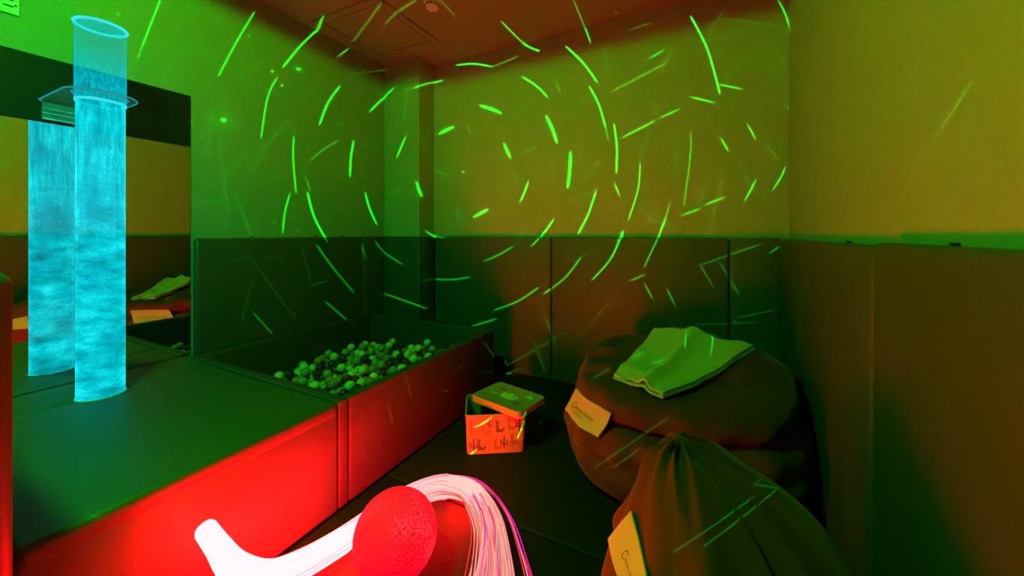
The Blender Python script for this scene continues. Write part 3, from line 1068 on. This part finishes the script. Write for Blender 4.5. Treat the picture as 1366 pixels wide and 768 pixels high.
def bag2(th, v):
    r, z = prof_at(P2, v)
    c, s = math.cos(th), math.sin(th)
    k = (abs(c) ** 2.3 + abs(s) ** 2.3) ** (-1 / 2.3)
    x, y = r * c * k * R2X, r * s * k * R2Y
    x *= (1 - .30 * smooth(.42, .9, z)) if c < 0 else (1 + .06 * smooth(.4, .9, z) * c)
    lean = max(z, 0.0) ** 2.2
    x += -.165 * lean
    y += .125 * lean
    f = .016 * noise.noise(V((c * 2, s * 2, z * 2.5)) + V((11, 5, 2))) + .008 * noise.noise(V((c * 5, s * 5, z * 5)))
    # gathers running down from the tied top
    w = smooth(.10, .45, v) * smooth(1.0, .93, v)
    a = th + .9 * (1 - z)
    g = math.exp(-((((a - math.radians(-38) + PI) % (2 * PI)) - PI) / .28) ** 2)
    g2 = math.exp(-((((a - math.radians(-75) + PI) % (2 * PI)) - PI) / .16) ** 2)
    g3 = math.exp(-((((a - math.radians(185) + PI) % (2 * PI)) - PI) / .20) ** 2)
    f += w * (.048 * g * math.sin(17 * (a + .3 * z)) + .038 * g2 - .018 * g3 * math.cos(24 * a))
    f += w * .006 * math.sin(9 * th + 4 * z)
    x += f * c
    y += f * s
    zz = z * H2
    zz += .012 * smooth(.75, .95, v) * math.sin(9 * th)
    return C2 + V((min(x, XR - PT - .026 - C2.x), y, max(.002, zz)))


t2 = thing('bean_bag', 'smaller peaked bean bag nearest the camera, cut by the bottom edge', 'bean bag', (C2.x, C2.y, 0), 'bean bags by the right wall')
bm2 = grid_surface(bag2, 220, 110)
bvh2 = BVHTree.FromBMesh(bm2)
obj('body', bm2, M['bag'], t2, True, 180)
top2 = bag2(0, .985)
obj('tie_knot', bm_lathe(bag2(0, 1.0) + V((0, 0, -.012)), [(0, 0), (.020, .004), (.026, .014), (.018, .022), (0, .026)], 20), M['bag'], t2)


def cast(bvh, px, py):
    d = pix_dir(px, py).normalized()
    h = bvh.ray_cast(V((0, 0, EYE)), d)
    return h


def patch(bvh, corners, off=.004):
    """cloth patch lying on the bag between four points (tl, tr, br, bl)"""
    nrm = (corners[1] - corners[3]).cross(corners[2] - corners[0]).normalized()
    mid = (corners[0] + corners[1] + corners[2] + corners[3]) / 4
    if nrm.dot(mid - C_of[id(bvh)]) < 0:
        nrm = -nrm

    def base(u, v):
        return corners[0] * (1 - u) * (1 - v) + corners[1] * u * (1 - v) + corners[2] * u * v + corners[3] * (1 - u) * v

    # height of the bag over the plane of the corners, bridged smoothly over creases
    gu, gv = 10, 6
    K = [[0.0] * (gu + 1) for _ in range(gv + 1)]
    for j in range(gv + 1):
        for i in range(gu + 1):
            p = base(i / gu, j / gv)
            h = bvh.ray_cast(p + nrm * .25, -nrm, .5)
            K[j][i] = max((h[0] - p).dot(nrm), -.004) if h[0] is not None else 0.0
    B = [r[:] for r in K]
    for _ in range(6):
        C = [r[:] for r in B]
        for j in range(gv + 1):
            for i in range(gu + 1):
                nb = [C[y][x] for y in (j - 1, j, j + 1) for x in (i - 1, i, i + 1) if 0 <= x <= gu and 0 <= y <= gv]
                B[j][i] = max(sum(nb) / len(nb), K[j][i])

    def at(u, v, extra=0.0):
        x, y = min(max(u, 0), 1) * gu, min(max(v, 0), 1) * gv
        i, j = min(int(x), gu - 1), min(int(y), gv - 1)
        fx, fy = x - i, y - j
        k = (B[j][i] * (1 - fx) + B[j][i + 1] * fx) * (1 - fy) + (B[j + 1][i] * (1 - fx) + B[j + 1][i + 1] * fx) * fy
        return base(u, v) + nrm * (k + off + extra)
    return at


C_of = {id(bvh1): C1 + V((0, 0, .3)), id(bvh2): C2 + V((0, 0, .3))}


def tag_cloth(at, nu, nv, th, parent, name='tag'):
    bm = bmesh.new()
    f = [[bm.verts.new(at(i / nu, j / nv, th)) for i in range(nu + 1)] for j in range(nv + 1)]
    b = [[bm.verts.new(at(i / nu, j / nv, -.003)) for i in range(nu + 1)] for j in range(nv + 1)]
    for j in range(nv):
        for i in range(nu):
            bm.faces.new((f[j][i], f[j][i + 1], f[j + 1][i + 1], f[j + 1][i]))
            bm.faces.new((b[j][i], b[j + 1][i], b[j + 1][i + 1], b[j][i + 1]))
    for j in range(nv):
        bm.faces.new((f[j][0], f[j + 1][0], b[j + 1][0], b[j][0])); bm.faces.new((f[j][nu], b[j][nu], b[j + 1][nu], f[j + 1][nu]))
    for i in range(nu):
        bm.faces.new((f[0][i], b[0][i], b[0][i + 1], f[0][i + 1])); bm.faces.new((f[nv][i], f[nv][i + 1], b[nv][i + 1], b[nv][i]))
    return obj(name, bm, M['tag'], parent)


def text_mesh(body, name, at, u0, v0, w, h, parent, extra=.0042):
    """lettering laid on a cloth patch: u0,v0 lower left corner, w,h size in patch units"""
    cu = bpy.data.curves.new('txt', 'FONT')
    cu.body = body
    cu.resolution_u = 3
    to = bpy.data.objects.new('txt', cu)
    COL.objects.link(to)
    bpy.context.view_layer.update()
    dg = bpy.context.evaluated_depsgraph_get()
    me = to.evaluated_get(dg).to_mesh()
    co = [v.co.copy() for v in me.vertices]
    faces = [list(p.vertices) for p in me.polygons]
    to.evaluated_get(dg).to_mesh_clear()
    bpy.data.objects.remove(to)
    bpy.data.curves.remove(cu)
    x0, x1 = min(c.x for c in co), max(c.x for c in co)
    y0, y1 = min(c.y for c in co), max(c.y for c in co)
    bm = bmesh.new()
    vs = [bm.verts.new(at(u0 + (c.x - x0) / (x1 - x0) * w, v0 - (c.y - y0) / (y1 - y0) * h, extra)) for c in co]
    for f in faces:
        try:
            bm.faces.new([vs[i] for i in f])
        except ValueError:
            pass
    return obj(name, bm, M['ink'], parent, False)


def corners_of(bvh, pts, fallback):
    out = []
    for (px, py), fb in zip(pts, fallback):
        h = cast(bvh, px, py)
        out.append(h[0] if h[0] is not None else V(fb))
    return out


c1 = corners_of(bvh1, ((772, 518), (821, 552), (803, 584), (757, 546)), ((-.6, 2.0, .38), (-.45, 1.85, .38), (-.46, 1.84, .27), (-.62, 2.0, .27)))
at1 = patch(bvh1, c1)
tg = tag_cloth(at1, 16, 8, .002, t1)
text_mesh('ensory House', 'lettering', at1, .27, .665, .50, .17, tg)
text_mesh('www.sensoryhouse.ie', 'lettering', at1, .25, .80, .37, .085, tg)


def swirl_mark(at, cu, cv, ru, rv, parent):
    """the drawn-out curl that stands for the first letter"""
    bm = bmesh.new()
    pts = [V((cu + ru * math.cos(a) * (1.0 if a < 4.2 else .8), cv + rv * math.sin(a), 0)) for a in [(.9 + i * .3) for i in range(17)]]
    ws = []
    for i, p in enumerate(pts):
        d = (pts[min(16, i + 1)] - pts[max(0, i - 1)]).normalized()
        n_ = V((-d.y, d.x, 0))
        ws.append((bm.verts.new(at(p.x + n_.x * .007, p.y + n_.y * .014, .0042)), bm.verts.new(at(p.x - n_.x * .007, p.y - n_.y * .014, .0042))))
    for a, b in zip(ws[:-1], ws[1:]):
        bm.faces.new((a[0], a[1], b[1], b[0]))
    return obj('swirl_mark', bm, M['ink'], parent, False)


swirl_mark(at1, .215, .545, .052, .115, tg)

c2 = corners_of(bvh2, ((845, 683), (866, 770), (836, 800), (816, 722)), ((-.19, 1.15, .46), (-.17, 1.02, .36), (-.2, .98, .3), (-.25, 1.1, .4)))
at2 = patch(bvh2, c2)
tg2 = tag_cloth(at2, 14, 8, .002, t2)
text_mesh('ensory House', 'lettering', at2, .57, .64, .40, .17, tg2)
swirl_mark(at2, .525, .52, .046, .115, tg2)

# folded blanket on the big bag
corn = {}
BLK = [(873, 433), (1008, 466), (884, 527), (818, 503)]


def bag_top(x, y):
    h = bvh1.ray_cast(V((x, y, 1.5)), V((0, 0, -1)))
    return h[0].z if h[0] is not None else .45


bq = []
for (px, py), zz in zip(BLK, (.715, .665, .53, .53)):
    d = pix_dir(px, py)
    s = (zz - EYE) / d.z
    bq.append(V((d.x * s, d.y * s, zz)))


def blanket_fn(layer, shrink, lift):
    def fn(u, v, side):
        p = bq[0] * (1 - u) * (1 - v) + bq[1] * u * (1 - v) + bq[2] * u * v + bq[3] * (1 - u) * v
        c = (bq[0] + bq[1] + bq[2] + bq[3]) / 4
        p = c + (p - c) * shrink
        g = bag_top(p.x, p.y)
        ripple = .034 * math.exp(-((u - .42 - .22 * v) / .09) ** 2) + .010 * noise.noise(V((u * 4, v * 4, layer)))
        ripple += .012 * math.exp(-((v - .85) / .07) ** 2) * (1 - u)
        return V((p.x, p.y, max(g + .006, g * .55 + p.z * .45) + lift + ripple * (1 if layer else .4) + side))
    return fn


def blanket_layer(fn, th, parent, name):
    nu, nv = 44, 34
    bm = bmesh.new()
    f = [[bm.verts.new(fn(i / nu, j / nv, th)) for i in range(nu + 1)] for j in range(nv + 1)]
    b = [[bm.verts.new(fn(i / nu, j / nv, 0)) for i in range(nu + 1)] for j in range(nv + 1)]
    for j in range(nv):
        for i in range(nu):
            bm.faces.new((f[j][i], f[j][i + 1], f[j + 1][i + 1], f[j + 1][i]))
            bm.faces.new((b[j][i], b[j + 1][i], b[j + 1][i + 1], b[j][i + 1]))
    for j in range(nv):
        bm.faces.new((f[j][0], f[j + 1][0], b[j + 1][0], b[j][0])); bm.faces.new((f[j][nu], b[j][nu], b[j + 1][nu], f[j + 1][nu]))
    for i in range(nu):
        bm.faces.new((f[0][i], b[0][i], b[0][i + 1], f[0][i + 1])); bm.faces.new((f[nv][i], f[nv][i + 1], b[nv][i + 1], b[nv][i]))
    return obj(name, bm, M['blanket'], parent, True, 60)


tb = thing('blanket', 'pale knitted blanket folded on the large bean bag', 'blanket', (-.1, 2.2, .55))
blanket_layer(blanket_fn(0, 1.0, .002), .010, tb, 'lower_fold')
blanket_layer(blanket_fn(1, .985, .016), .012, tb, 'upper_fold')

# ================================================================== STAR PROJECTOR (on the front wall, behind the camera)
# a point lamp behind a pattern plate: every slit of the plate throws one green streak into the room
S = V(STAR_LAMP_AT)
tp = thing('star_projector', 'black star projector fixed on the wall opposite', 'projector', (S.x, YF, S.z))
aim = (V((-1.35, 3.0, 1.45)) - S).normalized()
ax = aim.cross(V((0, 0, 1))).normalized()
ay = ax.cross(aim)
DP = 0.10

STREAKS = '''340 15 316 55 291 102 3|432 20 422 40 400 62 377 90 4|363 77 340 88 315 105 1|370 103 357 130 348 185 3|454 114 437 138 426 167 4|526 117 509 133 492 150 4|592 107 568 112 551 118 4
544 112 541 140 539 162 2|392 181 391 211 395 258 3|472 187 468 210 467 236 4|542 181 535 196 529 211 4|606 169 596 173 585 179 5|453 187 433 198 413 215 2|445 166 468 165 1|386 160 355 195 330 238 1
283 144 277 206 1|410 256 419 289 437 323 4|487 256 493 278 503 300 4|387 257 380 283 377 311 3|406 233 415 256 2|555 242 559 253 563 263 5|538 250 516 260 2|567 307 579 315 595 317 4|313 255 326 290 340 330 1
292 180 298 240 306 285 1|433 217 467 235 1|481 195 524 189 1|545 206 552 224 1|560 176 574 216 1|257 273 299 267 1|355 237 383 234 1
668 28 700 59 720 68 4|765 0 782 41 788 57 3|608 87 632 85 657 89 4|657 89 692 75 2|696 102 715 114 731 130 4|640 141 655 145 669 151 5|728 154 737 172 743 191 5|672 191 681 211 5|761 202 760 228 757 251 5
651 279 642 284 631 290 5|705 241 700 256 693 270 4|754 61 778 84 797 110 4|786 115 799 140 808 171 4|808 171 812 189 2|921 21 943 64 957 112 960 125 4|956 112 991 119 3|920 129 954 137 3|819 165 823 198 822 231 4
854 217 851 253 838 294 3|795 255 785 285 771 312 4|739 292 726 310 708 329 4|819 243 827 262 3|921 176 921 208 912 275 2|907 145 881 157 3|874 161 829 184 3|887 66 864 79 3|816 122 889 84 2|997 165 1008 186 3
961 183 972 202 3|1048 222 1041 238 1030 254 3|1009 239 993 269 3|967 263 940 273 3|934 278 909 287 3|1038 0 1048 20 1056 45 3|1045 137 1053 146 2|894 270 877 322 2|831 307 821 330 3|716 196 698 204 2|965 13 944 49 1
1003 71 967 107 1|960 25 1000 29 1040 37 1|919 57 980 50 1|997 82 1030 92 1051 107 1|804 60 814 103 1|741 105 748 125 2|788 122 758 160 1|868 129 881 159 1|739 202 736 247 1|806 208 776 243 1|801 249 761 269 1
866 172 851 215 1|905 180 899 232 1|965 230 945 316 1|684 228 691 246 2|622 164 629 182 2|607 277 614 295 2|575 226 602 235 2|608 190 604 234 1|664 240 677 275 1|864 292 897 302 1|879 274 864 294 1|947 234 930 275 1
422 326 445 358 473 391 4|500 321 513 337 538 353 4|481 324 489 346 3|511 391 540 401 571 412 4|433 401 464 428 4|464 428 497 451 1|337 416 364 446 3|364 446 410 480 1|579 372 603 373 628 369 4|560 375 579 372 2
644 349 665 340 685 328 4|629 435 663 425 4|658 414 690 402 719 383 4|667 462 677 488 3|284 440 292 466 2|297 315 307 337 1|328 334 350 365 395 428 1|411 382 437 374 2|302 350 338 343 1|395 318 422 328 1
401 326 415 375 1|355 346 382 340 1|336 375 322 432 1|724 393 754 370 775 343 4|789 374 814 346 832 308 4|859 357 874 325 889 290 3|839 375 861 366 3|859 377 871 399 3|889 384 901 408 3|933 352 952 383 2|935 353 1016 325 2
959 348 986 393 2|1025 339 1050 321 3|725 419 742 462 2|709 449 727 495 2|677 487 757 442 2|757 442 767 465 1|661 504 698 490 2|717 393 735 440 1|816 401 769 451 1|982 424 1036 413 1|925 433 1010 430 1|752 327 760 346 1
915 439 914 466 2|952 444 948 474 2|867 485 889 479 2|844 477 857 470 2|788 506 816 490 3|793 624 840 592 893 556 2|816 625 853 599 2|897 737 950 702 1008 661 2|937 730 990 690 1050 641 2
632 570 646 564 657 555 3|690 585 697 568 701 548 3|625 608 636 599 3|541 500 549 532 1|518 537 524 568 1|65 660 134 692 1|1297 107 1275 142 1255 172 2|1255 172 1219 219 1|1070 373 1064 470 2|1101 508 1106 514 2
214 0 200 35 184 78 3|254 58 230 82 213 113 1|509 3 490 30 470 56 2|466 64 450 76 3|556 0 530 16 514 32 2|587 0 608 22 2|700 300 690 330 1|780 190 770 220 1|990 230 1010 260 1|1030 60 1050 90 1
470 100 520 92 1|330 200 300 235 1|420 120 400 130 1|840 40 870 30 1|690 160 710 130 1|850 270 870 300 1|900 60 880 100 1|1020 190 1040 215 1|760 350 800 330 1|560 430 600 415 1'''
DOTS = [(298, 160, 2.6, 5), (253, 163, 1.6, 4), (398, 92, 2.2, 4), (363, 95, 1.5, 4), (376, 114, 1.3, 4), (417, 120, 1.0, 3), (618, 229, 1.8, 4), (157, 19, 1.8, 3), (292, 25, 1.3, 3), (332, 48, 1.5, 3), (920, 208, 1.3, 3),
        (890, 223, 1.3, 3), (980, 428, 1.0, 3), (800, 417, 1.2, 3), (827, 423, 1.2, 3), (484, 235, 1.0, 3), (340, 113, 1.0, 3), (661, 436, 1.0, 3), (614, 490, 1.2, 3), (595, 521, 1.2, 3), (393, 418, 1.2, 3), (301, 444, 1.2, 3),
        (277, 402, 1.2, 3), (264, 326, 1.2, 3), (167, 537, 1.6, 3), (227, 505, 1.3, 3), (242, 524, 1.2, 3), (398, 308, 1.3, 3), (366, 296, 1.3, 3), (299, 299, 1.2, 3), (269, 184, 1.2, 3), (62, 103, 1.0, 3), (218, 187, 1.0, 3), (525, 310, 1.0, 3),
        (822, 17, 1.0, 3), (685, 144, 1.0, 2), (978, 129, 1.0, 2), (977, 295, 1.0, 2), (1128, 345, 2.0, 3), (391, 274, 1.3, 2), (252, 8, 1, 3), (101, 8, 1, 3), (90, 14, 1, 3), (600, 300, 1, 2)]
# level -> (half width in picture pixels, transmission of the slit's gel)
LEVEL = {1: (.85, .085), 2: (.9, .20), 3: (.95, .45), 4: (1.1, .9), 5: (1.8, 1.0), 0: (0, .035), -1: (0, .014)}

bpy.context.view_layer.update()
dg = bpy.context.evaluated_depsgraph_get()
solid_names = ('wall', 'floor', 'ceiling', 'body', 'front', 'near', 'far', 'side', 'seat', 'back_', 'lower_fold', 'upper_fold', 'top', 'hatch', 'frame', 'wall_board', 'wall_pad')


def where(px, py):
    """the point of the room seen there (glass and lamps are looked through)"""
    o0 = V((0, 0, EYE)); d = pix_dir(px, py).normalized()
    for _ in range(12):
        hit, loc, nrm, idx, ob, mtx = scene.ray_cast(dg, o0, d)
        if not hit:
            return None
        nm = ob.name.split('.')[0]
        if nm.startswith(('water', 'upper_tube', 'cap', 'top_cap', 'plate', 'lit', 'collar', 'wall_flange', 'flange', 'fibre', 'loose', 'lamp', 'glass')):
            o0 = loc + d * 1e-3
            continue
        return loc
    return None


def to_plate(p):
    d = p - S
    k = d.dot(aim)
    if k < .15:
        return None
    return V((d.dot(ax) / k * DP, d.dot(ay) / k * DP))


slits = []   # (polygon, transmission)
EXT = .155


def add_slit(pts, hw, tr):
    pl = []
    for px, py in pts:
        w_ = where(px, py)
        q = to_plate(w_) if w_ is not None else None
        if q is None or abs(q.x) > EXT - .01 or abs(q.y) > EXT - .01:
            pl.append(None); continue
        # half width on the plate: size of one picture pixel at that point, seen from the lamp
        zc = w_.dot(V((-math.sin(YAW), math.cos(YAW), 0)))
        pl.append((q, hw * zc / FPX * DP / (w_ - S).dot(aim)))
    run = []
    runs = []
    for a in pl + [None]:
        if a is None or (run and (a[0] - run[-1][0]).length > .012):
            if len(run) > 1:
                runs.append(run)
            run = [a] if a is not None else []
        else:
            run.append(a)
    for run in runs:
        left, right = [], []
        k = len(run)
        for i in range(k):
            d = (run[min(k - 1, i + 1)][0] - run[max(0, i - 1)][0])
            if d.length < 1e-7:
                continue
            d.normalize()
            nv = V((-d.y, d.x))
            hw_ = run[i][1] * (0.35 if i in (0, k - 1) else 1.0)
            left.append(run[i][0] + nv * hw_); right.append(run[i][0] - nv * hw_)
        if len(left) >= 2:
            slits.append((left + right[::-1], tr))


for item in STREAKS.replace('\n', '|').split('|'):
    a = [float(q) for q in item.split()]
    lv = int(a[-1]); c = a[:-1]
    cps = [V((c[i], c[i + 1], 0)) for i in range(0, len(c), 2)]
    ln = sum((p - q).length for p, q in zip(cps[:-1], cps[1:]))
    n = max(4, int(ln / 6))
    hw, tr = LEVEL[lv]
    add_slit([(p.x, p.y) for p in catmull(cps, n)], hw, tr)
    if lv == 5:
        add_slit([(p.x, p.y) for p in catmull(cps, n)], 6.5, .022)
for px, py, r, lv in DOTS + [(298, 160, 11.0, 0), (298, 160, 20.0, -1), (398, 92, 7.0, 0)]:
    w_ = where(px, py)
    q = to_plate(w_) if w_ is not None else None
    if q is None or abs(q.x) > EXT - .01 or abs(q.y) > EXT - .01:
        continue
    zc = w_.dot(V((-math.sin(YAW), math.cos(YAW), 0)))
    rr = r * zc / FPX * DP / (w_ - S).dot(aim)
    slits.append(([V((q.x + rr * math.cos(2 * PI * i / 8), q.y + rr * math.sin(2 * PI * i / 8))) for i in range(8)], LEVEL[lv][1]))

# cut the slits into the plate (constrained triangulation), each slit keeps a gel of its own density
verts, edges = [V((-EXT, -EXT)), V((EXT, -EXT)), V((EXT, EXT)), V((-EXT, EXT))], [(0, 1), (1, 2), (2, 3), (3, 0)]
for poly, tr in slits:
    k = len(verts)
    verts += poly
    edges += [(k + i, k + (i + 1) % len(poly)) for i in range(len(poly))]
KS = 1000.0
cv, ce, cf, *_ = geometry.delaunay_2d_cdt([v * KS for v in verts], edges, [], 0, 1e-7)


def inside(p, poly):
    r = False
    j = len(poly) - 1
    for i in range(len(poly)):
        a, b = poly[i], poly[j]
        if (a.y > p.y) != (b.y > p.y) and p.x < (b.x - a.x) * (p.y - a.y) / (b.y - a.y) + a.x:
            r = not r
        j = i
    return r


boxes = [(min(q.x for q in pl), max(q.x for q in pl), min(q.y for q in pl), max(q.y for q in pl), pl, tr) for pl, tr in slits]
levels = sorted({tr for _, tr in slits})
gel = {}
for tr in levels:
    mm, N, L, b = new_mat('gel')
    N.remove(b)
    tn = N.new('ShaderNodeBsdfTransparent'); tn.inputs[0].default_value = (tr, tr, tr, 1)
    L.new(tn.outputs[0], N['Material Output'].inputs[0])
    gel[tr] = mm
P0 = S + aim * DP
bmp, bmg = bmesh.new(), bmesh.new()
vp = {}


def vert(bm, i):
    key = (id(bm), i)
    if key not in vp:
        q = cv[i] / KS
        vp[key] = bm.verts.new(P0 + ax * q.x + ay * q.y)
    return vp[key]


for f in cf:
    c = sum((cv[i] for i in f), V((0, 0))) / len(f) / KS
    best = 0.0
    for x0, x1, y0, y1, pl, tr in boxes:
        if tr > best and x0 <= c.x <= x1 and y0 <= c.y <= y1 and inside(c, pl):
            best = tr
    if best == 0.0:
        bmp.faces.new([vert(bmp, i) for i in f])
    else:
        fc = bmg.faces.new([vert(bmg, i) for i in f])
        fc.material_index = levels.index(best)
obj('pattern_plate', bmp, M['black_slot'], tp, False)
obj('pattern_gel', bmg, [gel[k] for k in levels], tp, False)
# housing: five sides behind the plate, and a foot on the wall
bm = bmesh.new()
cs = [(-EXT, -EXT), (EXT, -EXT), (EXT, EXT), (-EXT, EXT)]
fr = [bm.verts.new(P0 + ax * x + ay * y) for x, y in cs]
bk = [bm.verts.new(S - aim * .05 + ax * x + ay * y) for x, y in cs]
for i in range(4):
    bm.faces.new((fr[i], fr[(i + 1) % 4], bk[(i + 1) % 4], bk[i]))
bm.faces.new(bk)
obj('housing', bm, M['black_slot'], tp, False)
obj('wall_arm', bm_tube([S - aim * .05, V((S.x - aim.x * .05, YF + .05, S.z)), V((S.x, YF + .001, S.z))], .02, 12), M['dark_metal'], tp)
ld = bpy.data.lights.new('star_light', 'POINT')
ld.energy = STAR_LAMP_W
ld.color = (0.0, 1.0, 0.015)
ld.shadow_soft_size = 0.0
so = bpy.data.objects.new('star_light', ld)
COL.objects.link(so)
so.parent = tp
so.location = S - V((S.x, YF, S.z))
print('SLITS', len(slits), 'tris', len(cf), 'balls', len(shown), len(hidden))
